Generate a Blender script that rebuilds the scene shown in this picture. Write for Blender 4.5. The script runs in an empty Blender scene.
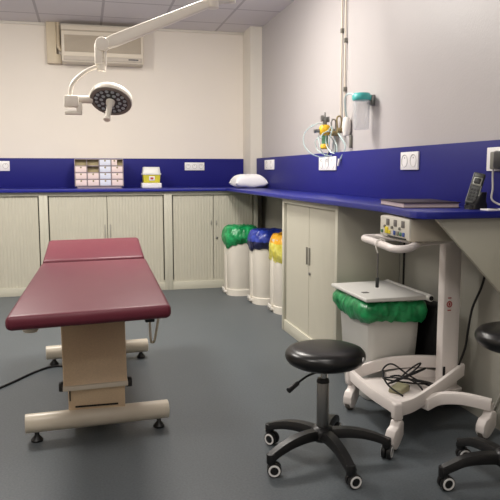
import bpy, bmesh, math, random
from mathutils import Vector, Matrix
random.seed(7)
S = bpy.context.scene
COL = S.collection
PI = math.pi

# ------------------------------------------------------------------ room numbers (metres)
CAM_H, YAW, PITCH, ROLL, FPX = 1.1965, .2437, .1181, -.0011, 661.6
D, W = 7.21, 1.84            # back wall, right wall
XL, YF = -2.9, -1.7          # left wall, wall behind the camera
ZC = 2.691                   # ceiling
YC = 6.642                   # fronts of the back cabinets
XC = 1.432                   # front of the cabinet on the right
ZK = 1.03                    # top of the worktop
ZB = 1.335                   # top of the blue splashback

# ------------------------------------------------------------------ materials
def srgb(c):
    return tuple(((v/255)/12.92 if v/255 <= .04045 else ((v/255+.055)/1.055)**2.4) for v in c) + (1,)

def mat(name, rgb, rough=.5, metal=0., var=.06, scale=30, bump=0., bscale=200, spec=.5, coat=0., alpha=1., trans=0., detail=3):
    m = bpy.data.materials.new(name); m.use_nodes = True
    nt = m.node_tree; N = nt.nodes; L = nt.links
    b = N['Principled BSDF']
    tc = N.new('ShaderNodeTexCoord')
    nz = N.new('ShaderNodeTexNoise'); nz.inputs['Scale'].default_value = scale; nz.inputs['Detail'].default_value = detail
    L.new(tc.outputs['Object'], nz.inputs['Vector'])
    mx = N.new('ShaderNodeMix'); mx.data_type = 'RGBA'
    c = srgb(rgb)
    mx.inputs['A'].default_value = tuple(max(0, v*(1-var)) for v in c[:3]) + (1,)
    mx.inputs['B'].default_value = tuple(min(1, v*(1+var)) for v in c[:3]) + (1,)
    L.new(nz.outputs['Fac'], mx.inputs['Factor'])
    L.new(mx.outputs['Result'], b.inputs['Base Color'])
    b.inputs['Roughness'].default_value = rough
    b.inputs['Metallic'].default_value = metal
    b.inputs['Specular IOR Level'].default_value = spec
    b.inputs['Coat Weight'].default_value = coat
    b.inputs['Alpha'].default_value = alpha
    b.inputs['Transmission Weight'].default_value = trans
    if bump:
        nb = N.new('ShaderNodeTexNoise'); nb.inputs['Scale'].default_value = bscale; nb.inputs['Detail'].default_value = 4
        L.new(tc.outputs['Object'], nb.inputs['Vector'])
        bp = N.new('ShaderNodeBump'); bp.inputs['Strength'].default_value = bump; bp.inputs['Distance'].default_value = .01
        L.new(nb.outputs['Fac'], bp.inputs['Height']); L.new(bp.outputs['Normal'], b.inputs['Normal'])
    return m

M = {}
def dm(k, *a, **kw): M[k] = mat(k, *a, **kw)
dm('wall_cream', (233, 225, 213), .75, var=.02, scale=3, bump=.05, bscale=120)
dm('wall_grey', (181, 176, 175), .42, var=.02, scale=3, bump=.08, bscale=90)
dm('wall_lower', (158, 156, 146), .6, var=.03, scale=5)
dm('wall_plain', (215, 208, 200), .8, var=.02, scale=3)
dm('pillar_paint', (222, 216, 204), .7, var=.02, scale=3)
dm('blue_laminate', (30, 31, 114), .55, var=.06, scale=60, bump=.02, spec=.22)
dm('blue_worktop', (32, 38, 128), .36, var=.06, scale=60, bump=.02, spec=.35)
dm('cabinet', (194, 191, 175), .5, var=.02, scale=8)
dm('cabinet_slats', (190, 186, 170), .5, var=.03, scale=10)
dm('cabinet_dark', (60, 58, 50), .8)
dm('handle_grey', (152, 150, 142), .45)
dm('socket_recess', (198, 195, 190), .5)
dm('chrome', (190, 190, 188), .22, 1., var=.04)
dm('steel', (150, 150, 148), .35, 1., var=.04)
dm('vinyl_maroon', (104, 40, 54), .42, var=.05, scale=25, bump=.05, bscale=350, spec=.36)
dm('table_beige', (224, 197, 162), .45, var=.13, scale=160, bump=.06, bscale=260)
dm('table_cream', (220, 209, 190), .35, var=.03, scale=10)
dm('black_plastic', (22, 22, 23), .4, var=.1, scale=40)
dm('black_vinyl', (14, 14, 15), .28, var=.08, scale=50, bump=.05, bscale=400)
dm('black_matte', (13, 13, 14), .7, var=.1)
dm('white_plastic', (232, 228, 220), .4, var=.02, scale=10)
dm('bin_white', (222, 216, 204), .42, var=.03, scale=9)
dm('bin_cool', (214, 213, 207), .42, var=.03, scale=9)
dm('lamp_white', (238, 231, 218), .35, var=.02, scale=8)
dm('cart_white', (232, 224, 219), .38, var=.02, scale=8)
dm('lamp_dark', (58, 60, 60), .35, var=.3, scale=90)
dm('lamp_ring', (128, 122, 114), .45)
dm('led_lens', (168, 178, 182), .12, var=.1, scale=50)
dm('ac_white', (214, 204, 186), .5, var=.02)
dm('ac_flap', (186, 176, 162), .5)
dm('ac_grille', (176, 164, 146), .6, var=.04, scale=60)
dm('duct_beige', (208, 194, 168), .55, var=.03)
dm('pillow', (240, 238, 238), .8, var=.02, scale=20, bump=.25, bscale=25)
dm('paper', (235, 232, 232), .8, var=.02)
dm('drawer_pink', (232, 212, 206), .5, var=.03)
dm('drawer_blue', (216, 220, 232), .5, var=.03)
dm('drawer_case', (160, 146, 152), .45, var=.06)
dm('drawer_hollow', (158, 146, 112), .8, var=.15, scale=25)
dm('sharps_yellow', (206, 196, 58), .4, var=.05)
dm('sharps_lid', (214, 214, 206), .35, var=.03)
dm('red_print', (176, 60, 58), .5)
dm('turquoise', (70, 176, 172), .4, var=.05)
dm('flow_green', (96, 150, 110), .3)
dm('o2_yellow', (236, 184, 34), .38, var=.05)
dm('pipe_cream', (206, 196, 180), .45)
dm('brass', (150, 134, 96), .4, .6, var=.05)
dm('unit_beige', (188, 180, 164), .5, var=.03)
dm('unit_face', (206, 202, 190), .45, var=.05, scale=60)
dm('plug_yellow', (220, 200, 40), .45)
dm('plug_blue', (58, 84, 150), .45)
dm('plug_green', (70, 120, 92), .45)
dm('pedal_olive', (150, 146, 116), .55, var=.08)
dm('book_dark', (48, 34, 44), .6, var=.1)
dm('book_pages', (196, 178, 180), .8, var=.05, scale=80)
dm('phone_grey', (64, 66, 64), .35, var=.08)
dm('phone_key', (38, 38, 38), .4)
dm('phone_silver', (168, 168, 160), .3, .5)
dm('adapter_grey', (120, 118, 108), .5)
dm('socket_white', (240, 238, 236), .4, var=.01)
dm('socket_well', (104, 100, 96), .6)
dm('cable_grey', (196, 192, 186), .5)
dm('wheel_grey', (92, 86, 80), .6)

def bag_mat(name, rgb, rgb2, rough=.3):
    m = mat(name, rgb, rough, var=0, bump=.5, bscale=22, spec=.6)
    nt = m.node_tree; N = nt.nodes; L = nt.links; b = N['Principled BSDF']
    tc = N.new('ShaderNodeTexCoord'); nz = N.new('ShaderNodeTexNoise'); nz.inputs['Scale'].default_value = 14; nz.inputs['Detail'].default_value = 5
    nz.inputs['Distortion'].default_value = 1.2
    L.new(tc.outputs['Object'], nz.inputs['Vector'])
    cr = N.new('ShaderNodeValToRGB'); cr.color_ramp.elements[0].position = .38; cr.color_ramp.elements[1].position = .68
    cr.color_ramp.elements[0].color = srgb(rgb); cr.color_ramp.elements[1].color = srgb(rgb2)
    L.new(nz.outputs['Fac'], cr.inputs['Fac']); L.new(cr.outputs['Color'], b.inputs['Base Color'])
    b.inputs['Subsurface Weight'].default_value = 0
    return m
M['bag_green'] = bag_mat('bag_green', (6, 118, 62), (42, 168, 100))
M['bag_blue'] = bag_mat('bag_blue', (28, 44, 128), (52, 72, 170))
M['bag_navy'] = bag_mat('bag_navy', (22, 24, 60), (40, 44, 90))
M['bag_orange'] = bag_mat('bag_orange', (226, 158, 20), (240, 184, 50))
M['bag_yellow'] = bag_mat('bag_yellow', (206, 194, 66), (228, 222, 118))

def clear_mat(name, rgb, a):
    m = bpy.data.materials.new(name); m.use_nodes = True
    nt = m.node_tree; N = nt.nodes; L = nt.links
    out = N['Material Output']; b = N['Principled BSDF']; b.inputs['Base Color'].default_value = srgb(rgb); b.inputs['Roughness'].default_value = .15
    t = N.new('ShaderNodeBsdfTransparent'); mx = N.new('ShaderNodeMixShader')
    lw = N.new('ShaderNodeLayerWeight'); lw.inputs['Blend'].default_value = .35
    ma = N.new('ShaderNodeMath'); ma.operation = 'MULTIPLY_ADD'; ma.inputs[1].default_value = .5; ma.inputs[2].default_value = a
    L.new(lw.outputs['Facing'], ma.inputs[0]); L.new(ma.outputs[0], mx.inputs['Fac'])
    L.new(t.outputs[0], mx.inputs[1]); L.new(b.outputs[0], mx.inputs[2]); L.new(mx.outputs[0], out.inputs['Surface'])
    return m
M['clear_jar'] = clear_mat('clear_jar', (220, 222, 224), .12)
M['clear_tube'] = clear_mat('clear_tube', (205, 226, 224), .40)

def floor_mat():
    m = mat('floor_vinyl', (86, 93, 98), .45, var=0, bump=.015, bscale=150, spec=.4)
    nt = m.node_tree; N = nt.nodes; L = nt.links; b = N['Principled BSDF']
    g = N.new('ShaderNodeNewGeometry')
    n1 = N.new('ShaderNodeTexNoise'); n1.inputs['Scale'].default_value = 110; n1.inputs['Detail'].default_value = 4
    n2 = N.new('ShaderNodeTexNoise'); n2.inputs['Scale'].default_value = 1.6; n2.inputs['Detail'].default_value = 3
    L.new(g.outputs['Position'], n1.inputs['Vector']); L.new(g.outputs['Position'], n2.inputs['Vector'])
    c1 = N.new('ShaderNodeValToRGB'); c1.color_ramp.elements[0].color = srgb((81, 87, 91)); c1.color_ramp.elements[1].color = srgb((92, 98, 102))
    c1.color_ramp.elements[0].position = .35; c1.color_ramp.elements[1].position = .65
    L.new(n1.outputs['Fac'], c1.inputs['Fac'])
    mx = N.new('ShaderNodeMix'); mx.data_type = 'RGBA'; mx.blend_type = 'MULTIPLY'; mx.inputs['Factor'].default_value = 1
    c2 = N.new('ShaderNodeValToRGB'); c2.color_ramp.elements[0].color = (.86, .86, .86, 1); c2.color_ramp.elements[1].color = (1.08, 1.08, 1.08, 1)
    L.new(n2.outputs['Fac'], c2.inputs['Fac'])
    L.new(c1.outputs['Color'], mx.inputs['A']); L.new(c2.outputs['Color'], mx.inputs['B'])
    L.new(mx.outputs['Result'], b.inputs['Base Color'])
    return m
M['floor'] = floor_mat()

def ceiling_mat():
    m = mat('ceiling_tiles', (196, 190, 193), .85, var=0)
    nt = m.node_tree; N = nt.nodes; L = nt.links; b = N['Principled BSDF']
    g = N.new('ShaderNodeNewGeometry'); sp = N.new('ShaderNodeSeparateXYZ'); L.new(g.outputs['Position'], sp.inputs[0])
    def line(sock, off):
        a = N.new('ShaderNodeMath'); a.operation = 'ADD'; a.inputs[1].default_value = 60 - off; L.new(sock, a.inputs[0])
        d = N.new('ShaderNodeMath'); d.operation = 'DIVIDE'; d.inputs[1].default_value = .6; L.new(a.outputs[0], d.inputs[0])
        f = N.new('ShaderNodeMath'); f.operation = 'FRACT'; L.new(d.outputs[0], f.inputs[0])
        s = N.new('ShaderNodeMath'); s.operation = 'SUBTRACT'; s.inputs[1].default_value = .5; L.new(f.outputs[0], s.inputs[0])
        ab = N.new('ShaderNodeMath'); ab.operation = 'ABSOLUTE'; L.new(s.outputs[0], ab.inputs[0])
        gt = N.new('ShaderNodeMath'); gt.operation = 'GREATER_THAN'; gt.inputs[1].default_value = .48; L.new(ab.outputs[0], gt.inputs[0])
        return gt.outputs[0]
    mxx = N.new('ShaderNodeMath'); mxx.operation = 'MAXIMUM'
    L.new(line(sp.outputs['X'], .21), mxx.inputs[0]); L.new(line(sp.outputs['Y'], 6.80), mxx.inputs[1])
    nz = N.new('ShaderNodeTexNoise'); nz.inputs['Scale'].default_value = 140; L.new(g.outputs['Position'], nz.inputs['Vector'])
    cr = N.new('ShaderNodeValToRGB'); cr.color_ramp.elements[0].color = srgb((214, 209, 208)); cr.color_ramp.elements[1].color = srgb((224, 219, 218))
    L.new(nz.outputs['Fac'], cr.inputs['Fac'])
    mx = N.new('ShaderNodeMix'); mx.data_type = 'RGBA'; L.new(mxx.outputs[0], mx.inputs['Factor'])
    L.new(cr.outputs['Color'], mx.inputs['A']); mx.inputs['B'].default_value = srgb((186, 180, 180))
    L.new(mx.outputs['Result'], b.inputs['Base Color'])
    return m
M['ceiling'] = ceiling_mat()

# ------------------------------------------------------------------ mesh building
class MB:
    """collects shapes and links them as one mesh object"""
    def __init__(s): s.bm = bmesh.new()
    def _mi(s, faces, mi, smooth):
        for f in faces: f.material_index = mi; f.smooth = smooth
    def box(s, a, b, bev=0., seg=2, mi=0, mtx=None, smooth=False):
        x0, y0, z0 = a; x1, y1, z1 = b
        t = bmesh.new(); bmesh.ops.create_cube(t, size=1)
        for v in t.verts: v.co = Vector((x0+(v.co.x+.5)*(x1-x0), y0+(v.co.y+.5)*(y1-y0), z0+(v.co.z+.5)*(z1-z0)))
        if bev: bmesh.ops.bevel(t, geom=t.edges[:], offset=bev, segments=seg, affect='EDGES', profile=.5)
        s.merge(t, mi, mtx, smooth or bev > 0); return s
    def merge(s, t, mi=0, mtx=None, smooth=True):
        if mtx is not None: bmesh.ops.transform(t, matrix=mtx, verts=t.verts[:])
        mp = {}
        for v in t.verts: mp[v] = s.bm.verts.new(v.co)
        for f in t.faces:
            try: nf = s.bm.faces.new([mp[v] for v in f.verts])
            except ValueError: continue
            nf.material_index = mi; nf.smooth = smooth
        t.free()
    def cyl(s, a, b, r, r2=None, n=24, mi=0, bev=0., smooth=True, caps=True):
        a, b = Vector(a), Vector(b); r2 = r if r2 is None else r2
        L = (b-a).length
        prof = [(0, 0)] if caps else []
        if bev: prof += [(r-bev, 0), (r-bev*.3, bev*.3), (r, bev), (r2, L-bev), (r2-bev*.3, L-bev*.3), (r2-bev, L)]
        else: prof += [(r, 0), (r2, L)]
        if caps: prof += [(0, L)]
        q = (b-a).to_track_quat('Z', 'Y').to_matrix().to_4x4(); q.translation = a
        return s.lathe(prof, n, mi, q, sharp=not bev)
    def lathe(s, prof, n=32, mi=0, mtx=None, sx=1, sy=1, sharp=False, wob=None):
        mtx = mtx or Matrix.Identity(4); rings = []
        for k, (r, z) in enumerate(prof):
            if r < 1e-6: rings.append([s.bm.verts.new(mtx @ Vector((0, 0, z)))])
            else:
                ring = []
                for i in range(n):
                    t = 2*PI*i/n; rr = r*(1+(wob(t, k) if wob else 0))
                    ring.append(s.bm.verts.new(mtx @ Vector((rr*math.cos(t)*sx, rr*math.sin(t)*sy, z))))
                rings.append(ring)
        for k, (A, B) in enumerate(zip(rings, rings[1:])):
            for i in range(n):
                j = (i+1) % n
                if len(A) == 1 and len(B) == 1: continue
                if len(A) == 1: f = s.bm.faces.new((A[0], B[j], B[i]))
                elif len(B) == 1: f = s.bm.faces.new((A[i], A[j], B[0]))
                else: f = s.bm.faces.new((A[i], A[j], B[j], B[i]))
                f.material_index = mi
                f.smooth = not (sharp and (len(A) == 1 or len(B) == 1))
        return s
    def tube(s, pts, r, n=10, mi=0, smooth_path=True, sub=6, r_end=None):
        P = [Vector(p) for p in pts]
        if smooth_path and len(P) > 2:
            Q = []
            for i in range(len(P)-1):
                p0 = P[max(i-1, 0)]; p1 = P[i]; p2 = P[i+1]; p3 = P[min(i+2, len(P)-1)]
                for k in range(sub):
                    t = k/sub
                    Q.append(.5*((2*p1)+(p2-p0)*t+(2*p0-5*p1+4*p2-p3)*t*t+(3*p1-p0-3*p2+p3)*t**3))
            Q.append(P[-1]); P = Q
        rings = []; up = None
        for i, p in enumerate(P):
            d = (P[min(i+1, len(P)-1)]-P[max(i-1, 0)]).normalized()
            if up is None: up = Vector((0, 0, 1)) if abs(d.z) < .9 else Vector((1, 0, 0))
            u = (up - d*up.dot(d)).normalized(); v = d.cross(u); up = u
            rr = r if r_end is None else r+(r_end-r)*i/(len(P)-1)
            rings.append([s.bm.verts.new(p+u*rr*math.cos(2*PI*k/n)+v*rr*math.sin(2*PI*k/n)) for k in range(n)])
        for A, B in zip(rings, rings[1:]):
            for i in range(n):
                f = s.bm.faces.new((A[i], A[(i+1) % n], B[(i+1) % n], B[i])); f.smooth = True; f.material_index = mi
        for R in (rings[0][::-1], rings[-1]):
            f = s.bm.faces.new(R); f.material_index = mi
        return s
    def sweep(s, pts, prof, mi=0, scales=None, smooth=False, sub=0):
        """sweep a profile [(side, up)...] along a path that stays roughly horizontal"""
        P = [Vector(p) for p in pts]; sc = scales or [(1, 1)]*len(P)
        if sub:
            Q = []; SC = []
            for i in range(len(P)-1):
                p0 = P[max(i-1, 0)]; p1 = P[i]; p2 = P[i+1]; p3 = P[min(i+2, len(P)-1)]
                for k in range(sub):
                    t = k/sub
                    Q.append(.5*((2*p1)+(p2-p0)*t+(2*p0-5*p1+4*p2-p3)*t*t+(3*p1-p0-3*p2+p3)*t**3))
                    SC.append((sc[i][0]*(1-t)+sc[i+1][0]*t, sc[i][1]*(1-t)+sc[i+1][1]*t))
            Q.append(P[-1]); SC.append(sc[-1]); P, sc = Q, SC
        rings = []
        for i, p in enumerate(P):
            d = P[min(i+1, len(P)-1)]-P[max(i-1, 0)]; d.z = 0; d.normalize()
            n = Vector((d.y, -d.x, 0))
            rings.append([s.bm.verts.new(p+n*a*sc[i][0]+Vector((0, 0, b*sc[i][1]))) for a, b in prof])
        m = len(prof)
        for A, B in zip(rings, rings[1:]):
            for i in range(m):
                f = s.bm.faces.new((A[i], A[(i+1) % m], B[(i+1) % m], B[i])); f.smooth = smooth; f.material_index = mi
        for R in (rings[0][::-1], rings[-1]):
            f = s.bm.faces.new(R); f.material_index = mi
        return s
    def prism(s, poly, ext, mi=0, bev=0., seg=2, smooth=False):
        """extrude a planar polygon of 3-D points by the vector ext"""
        t = bmesh.new(); vs = [t.verts.new(p) for p in poly]; f = t.faces.new(vs)
        r = bmesh.ops.extrude_face_region(t, geom=[f]); bmesh.ops.translate(t, vec=Vector(ext), verts=[g for g in r['geom'] if isinstance(g, bmesh.types.BMVert)])
        bmesh.ops.recalc_face_normals(t, faces=t.faces[:])
        if bev: bmesh.ops.bevel(t, geom=t.edges[:], offset=bev, segments=seg, affect='EDGES', profile=.5)
        s.merge(t, mi, None, smooth or bev > 0); return s
    def hexa(s, c8, bev=0., seg=3, mi=0):
        """box from 8 corners: bottom 4 then top 4, both counter-clockwise"""
        t = bmesh.new(); v = [t.verts.new(p) for p in c8]
        for q in ((3, 2, 1, 0), (4, 5, 6, 7), (0, 1, 5, 4), (1, 2, 6, 5), (2, 3, 7, 6), (3, 0, 4, 7)): t.faces.new([v[i] for i in q])
        if bev: bmesh.ops.bevel(t, geom=t.edges[:], offset=bev, segments=seg, affect='EDGES', profile=.5)
        s.merge(t, mi, None, bev > 0); return s
    def loft(s, rings, mi=0, smooth=True, cap0=True, cap1=True, mis=None):
        R = [[s.bm.verts.new(p) for p in r] for r in rings]; n = len(R[0])
        for k, (A, B) in enumerate(zip(R, R[1:])):
            for i in range(n):
                f = s.bm.faces.new((A[i], A[(i+1) % n], B[(i+1) % n], B[i])); f.smooth = smooth; f.material_index = mis[k] if mis else mi
        if cap0: f = s.bm.faces.new(R[0][::-1]); f.material_index = mis[0] if mis else mi
        if cap1: f = s.bm.faces.new(R[-1]); f.material_index = mis[-1] if mis else mi
        return s
    def build(s, name, mats, parent=None, origin=None):
        mats = mats if isinstance(mats, (list, tuple)) else [mats]
        bmesh.ops.recalc_face_normals(s.bm, faces=s.bm.faces[:])
        me = bpy.data.meshes.new(name)
        if origin is not None:
            for v in s.bm.verts: v.co -= Vector(origin)
        elif parent is not None:
            o = parent
            while o is not None:
                if o.get('_w'): break
                o = o.parent
            if o is not None:
                for v in s.bm.verts: v.co -= o.location
        s.bm.to_mesh(me); s.bm.free()
        for k in mats: me.materials.append(M[k])
        ob = bpy.data.objects.new(name, me); COL.objects.link(ob)
        if parent is not None: ob.parent = parent
        elif origin is not None: ob.location = origin
        me.set_sharp_from_angle(angle=math.radians(42)) if hasattr(me, 'set_sharp_from_angle') else None
        return ob

def sup(cx, cy, a, b, z, n=40, p=4., wob=0., ph=0., rot=0., seed=0):
    """superellipse ring"""
    out = []
    for i in range(n):
        t = 2*PI*i/n; c, s_ = math.cos(t), math.sin(t)
        k = 1/((abs(c)**p+abs(s_)**p)**(1/p))
        w = 1+wob*(math.sin(5*t+ph)+.6*math.sin(11*t+2.3*ph+seed)+.4*math.sin(17*t-ph))
        x, y = a*k*c*w, b*k*s_*w
        out.append((cx+x*math.cos(rot)-y*math.sin(rot), cy+x*math.sin(rot)+y*math.cos(rot), z+wob*.12*math.sin(7*t+ph*1.7)))
    return out

def thing(name, label, cat, loc, rotz=0, group=None, world=True):
    """an Empty at the thing's base; world=True: its parts are written in room coordinates"""
    o = bpy.data.objects.new(name, None); COL.objects.link(o); o.empty_display_size = .1
    o.location = loc; o.rotation_euler = (0, 0, rotz)
    o['label'] = label; o['category'] = cat
    if group: o['group'] = group
    if world: o['_w'] = 1
    return o
def tag(o, label, cat, group=None, kind=None):
    o['label'] = label; o['category'] = cat
    if group: o['group'] = group
    if kind: o['kind'] = kind
    return o
def struct(name, mb, mats):
    o = mb.build(name, mats); o['kind'] = 'structure'; return o
def copy_tree(o, parent=None):
    c = o.copy(); COL.objects.link(c); c.parent = parent
    for ch in list(o.children): copy_tree(ch, c)
    return c

# ------------------------------------------------------------------ the room
struct('floor', MB().box((XL-.1, YF-.1, -.1), (W+.1, D+.1, 0)), 'floor')
struct('ceiling', MB().box((XL-.1, YF-.1, ZC), (W+.1, D+.1, ZC+.1)), 'ceiling')
struct('wall_back', MB().box((XL-.1, D, 0), (W+.1, D+.1, ZC)), 'wall_cream')
struct('wall_right', MB().box((W, YF-.1, 0), (W+.1, D, ZC)), 'wall_grey')
struct('wall_left', MB().box((XL-.1, YF-.1, 0), (XL, D, ZC)), 'wall_plain')
struct('wall_front', MB().box((XL, YF-.1, 0), (W, YF, ZC)), 'wall_plain')
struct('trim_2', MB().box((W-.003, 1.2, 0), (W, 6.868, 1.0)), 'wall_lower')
struct('pillar', MB().box((1.715, 6.87, 0), (W, D, ZC)), 'pillar_paint')
struct('trim_1', MB().box((XL, D-.02, ZC-.025), (1.715, D, ZC), bev=.003), 'pillar_paint')

# ------------------------------------------------------------------ worktop and splashbacks
top = [(XL, D, 1.0), (XL, 6.605, 1.0), (1.392, 6.605, 1.0), (1.392, 2.95, 1.0), (1.372, 2.80, 1.0), (1.335, 2.56, 1.0), (1.335, 2.50, 1.0), (1.36, 2.462, 1.0),
       (1.42, 2.447, 1.0), (W, 2.452, 1.0), (W, 6.868, 1.0), (1.713, 6.868, 1.0), (1.713, D, 1.0)]
o = MB().prism(top, (0, 0, .03), bev=.004).build('worktop', 'blue_worktop')
tag(o, 'long royal blue L-shaped worktop along the back and right walls', 'worktop')
o = MB().box((XL, D-.025, ZK), (1.713, D, ZB), bev=.002).build('splashback', 'blue_laminate')
tag(o, 'royal blue splashback panel on the cream back wall behind the drawer unit', 'splashback')
o = MB().box((W-.06, 1.2, ZK), (W, 6.868, ZB), bev=.002).build('splashback', 'blue_laminate')
tag(o, 'royal blue splashback panel on the grey wall below the gas pipes', 'splashback')
o = MB().prism([(1.412, 2.475, 1.0), (W, 2.475, 1.0), (W, 2.475, .565)], (0, .022, 0), bev=.002).build('worktop_bracket', 'cabinet')
tag(o, 'pale triangular support panel under the near end of blue worktop', 'bracket')

# ------------------------------------------------------------------ tambour cabinets (built at the origin: width on x, front at y=0, depth to +y)
def slats(x0, x1, y, z0, z1, pitch=.03, rib=.0019):
    mb = MB(); n = max(1, round((x1-x0)/pitch)); p = (x1-x0)/n; pts = []
    for i in range(n):
        a = x0+i*p
        pts += [(a, y+rib), (a+.004, y), (a+p-.004, y)]
    pts += [(x1, y+rib), (x1, y+.014), (x0, y+.014)]
    mb.prism([(x, yy, z0) for x, yy in pts], (0, 0, z1-z0)); return mb
def cabinet(w, depth, label, loc, rotz, h=1.0, handle_z=(.53, .68), lock_z=.51, offs=.0, group=None, st=.04, pitch=.03, lock=True, rib=.0019):
    r = thing('tambour_cabinet', label, 'cabinet', loc, rotz, group, world=False)
    mb = MB()
    mb.box((0, 0, .0), (st, depth, h), bev=.002).box((w-st, 0, 0), (w, depth, h), bev=.002)
    mb.box((st, .0, h-.035), (w-st, depth, h), bev=.002).box((st, depth-.015, .08), (w-st, depth, h-.035)).box((st, .03, .08), (w-st, depth-.015, .1))
    mb.build('carcass', 'cabinet', r)
    MB().box((st, .004, 0), (w-st, .03, .082), bev=.002).build('plinth', 'cabinet', r)
    c = w/2+offs
    MB().box((st+.001, .034, .1), (w-st-.001, .036, h-.036)).build('shutter_track', 'cabinet_dark', r)
    for k, (a, b) in enumerate(((st+.012, c-.003), (c+.003, w-st-.012))):
        s = slats(a, b, .018, .083, h-.038, pitch, rib).build('shutter', 'cabinet_slats', r)
        x = c-.026 if k == 0 else c+.026
        MB().box((x-.004, .006, handle_z[0]), (x+.004, .018, handle_z[1]), bev=.002).build('handle', 'handle_grey', s)
        if k == 1 and lock: MB().cyl((x+.006, .008, lock_z), (x+.006, .02, lock_z), .011, n=16, bev=.002).build('lock', 'steel', s)
    return r
cabinet(1.2, .55, 'cream tambour-door cabinet cut off by the left frame edge, left of the maroon table', (-1.591, YC, 0), 0)
cabinet(1.197, .55, 'cream tambour-door cabinet directly behind the head of the maroon table', (-.391, YC, 0), 0)
cabinet(.931, .222, 'cream tambour-door cabinet in the back row beside the green-bagged pedal bin', (.806, YC, 0), 0, handle_z=(.655, .70), lock_z=.52)
cabinet(1.125, W-XC-.006, 'cream tambour-door cabinet under the right worktop, behind the black stool', (XC, 4.755, 0), -PI/2, handle_z=(.57, .69), lock_z=.515, pitch=.022, rib=.0015)

# ------------------------------------------------------------------ examination table
T = thing('examination_table', 'maroon padded examination couch on a beige lifting column', 'examination table', (.03, 3.6, 0))
zt, th = .662, .058
A = [(-.304, 2.548), (.327, 2.632), (.360, 4.128), (-.264, 4.055)]
m = MB().hexa([(x, y, zt-th) for x, y in A]+[(x, y, zt) for x, y in A], bev=.022, seg=5)
m.build('mattress', 'vinyl_maroon', T)
B = [(-.257, 4.062), (.351, 4.135), (.345, 4.545), (-.238, 4.475)]
zz = [.672, .672, .757, .757]
m = MB().hexa([(x, y-.0, z-.055) for (x, y), z in zip(B, zz)]+[(x, y, z) for (x, y), z in zip(B, zz)], bev=.02, seg=5)
m.build('headrest', 'vinyl_maroon', T)
m = MB()
for x in (-.20, .25): m.box((x-.02, 2.75, .566), (x+.02, 4.05, .604), bev=.004)
for y in (2.82, 3.4, 4.0): m.box((-.18, y-.02, .57), (.23, y+.02, .602), bev=.003)
m.box((-.16, 4.05, .58), (-.12, 4.4, .605), bev=.003).box((.2, 4.05, .58), (.24, 4.4, .605), bev=.003)
m.build('support_frame', 'black_plastic', T)
# the lifting column: a leaning cover over a lower box
m = MB().hexa([(-.118, 2.965, .236), (.163, 2.985, .236), (.163, 3.30, .236), (-.118, 3.28, .236), (-.132, 3.20, .575), (.170, 3.22, .575), (.170, 3.62, .575), (-.132, 3.60, .575)], bev=.006)
m.build('column_cover', 'table_beige', T)
m = MB().hexa([(-.121, 2.955, .226), (.166, 2.975, .226), (.166, 3.31, .226), (-.121, 3.29, .226), (-.121, 2.96, .246), (.166, 2.98, .246), (.166, 3.31, .246), (-.121, 3.29, .246)], bev=.003)
m.build('cover_rim', 'table_cream', T)
m = MB().box((-.100, 2.995, .06), (.152, 3.28, .24), bev=.004)
m.build('column_housing', 'table_beige', T)
m = MB().box((-.07, 2.987, .138), (.12, 2.9935, .144)).box((-.0945, 2.9895, .17), (-.0895, 2.9935, .225))
m.build('housing_slot', 'black_matte', T)
m = MB().box((-.01, 3.0, .05), (.07, 4.2, .10), bev=.006)
m.build('floor_beam', 'table_cream', T)
for (x, y, z) in ((-.130, 3.10, .205), (.178, 3.12, .20)):
    MB().cyl((x-.014, y, z), (x+.014, y, z), .024, n=24, bev=.005).build('transport_wheel', 'black_plastic', T)
for (a, b, z) in (((-.288, 2.985), (.352, 3.025), .084), ((-.264, 4.195), (.366, 4.235), .078)):
    f = MB().cyl((*a, z), (*b, z), .0425, n=32, bev=.004).build('foot_bar', 'table_cream', T)
    for t in (.075, .93):
        x, y = a[0]+(b[0]-a[0])*t, a[1]+(b[1]-a[1])*t
        MB().lathe([(0, 0), (.026, 0), (.027, .008), (.016, .022), (.01, .03), (.01, z-.03), (0, z-.03)], 20, mtx=Matrix.Translation((x, y, 0))).build('levelling_foot', 'black_plastic', f)
m = MB().cyl((-.232, 2.78, .572), (-.232, 2.78, .606), .012, mi=1).lathe([(0, .548), (.026, .548), (.031, .554), (.031, .566), (.026, .572), (0, .572)], 24, mtx=Matrix.Translation((-.232, 2.78, 0)))
m.build('clamp_knob', ['table_cream', 'black_plastic'], T)
m = MB().box((.265, 3.00, .553), (.325, 3.05, .575), bev=.006).box((.285, 3.01, .57), (.305, 3.04, .606), mi=1)
h = m.build('side_clamp', ['table_cream', 'black_plastic'], T)
MB().tube([(.275, 3.02, .556), (.276, 3.05, .50), (.284, 3.10, .40), (.292, 3.12, .385), (.302, 3.10, .40), (.314, 3.05, .50), (.318, 3.02, .556)], .006, n=10).build('holder_loop', 'table_cream', h)
pc = MB().tube([(-.02, 4.0, .012), (-.15, 4.12, .006), (-.24, 4.13, .006), (-.34, 4.02, .006), (-.44, 3.86, .006), (-.6, 3.66, .006), (-.9, 3.5, .006), (-1.3, 3.48, .006)], .0065, n=8).build('power_cable', 'black_matte')
tag(pc, 'black power cable trailing on the floor left of the examination couch', 'cable')

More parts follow.
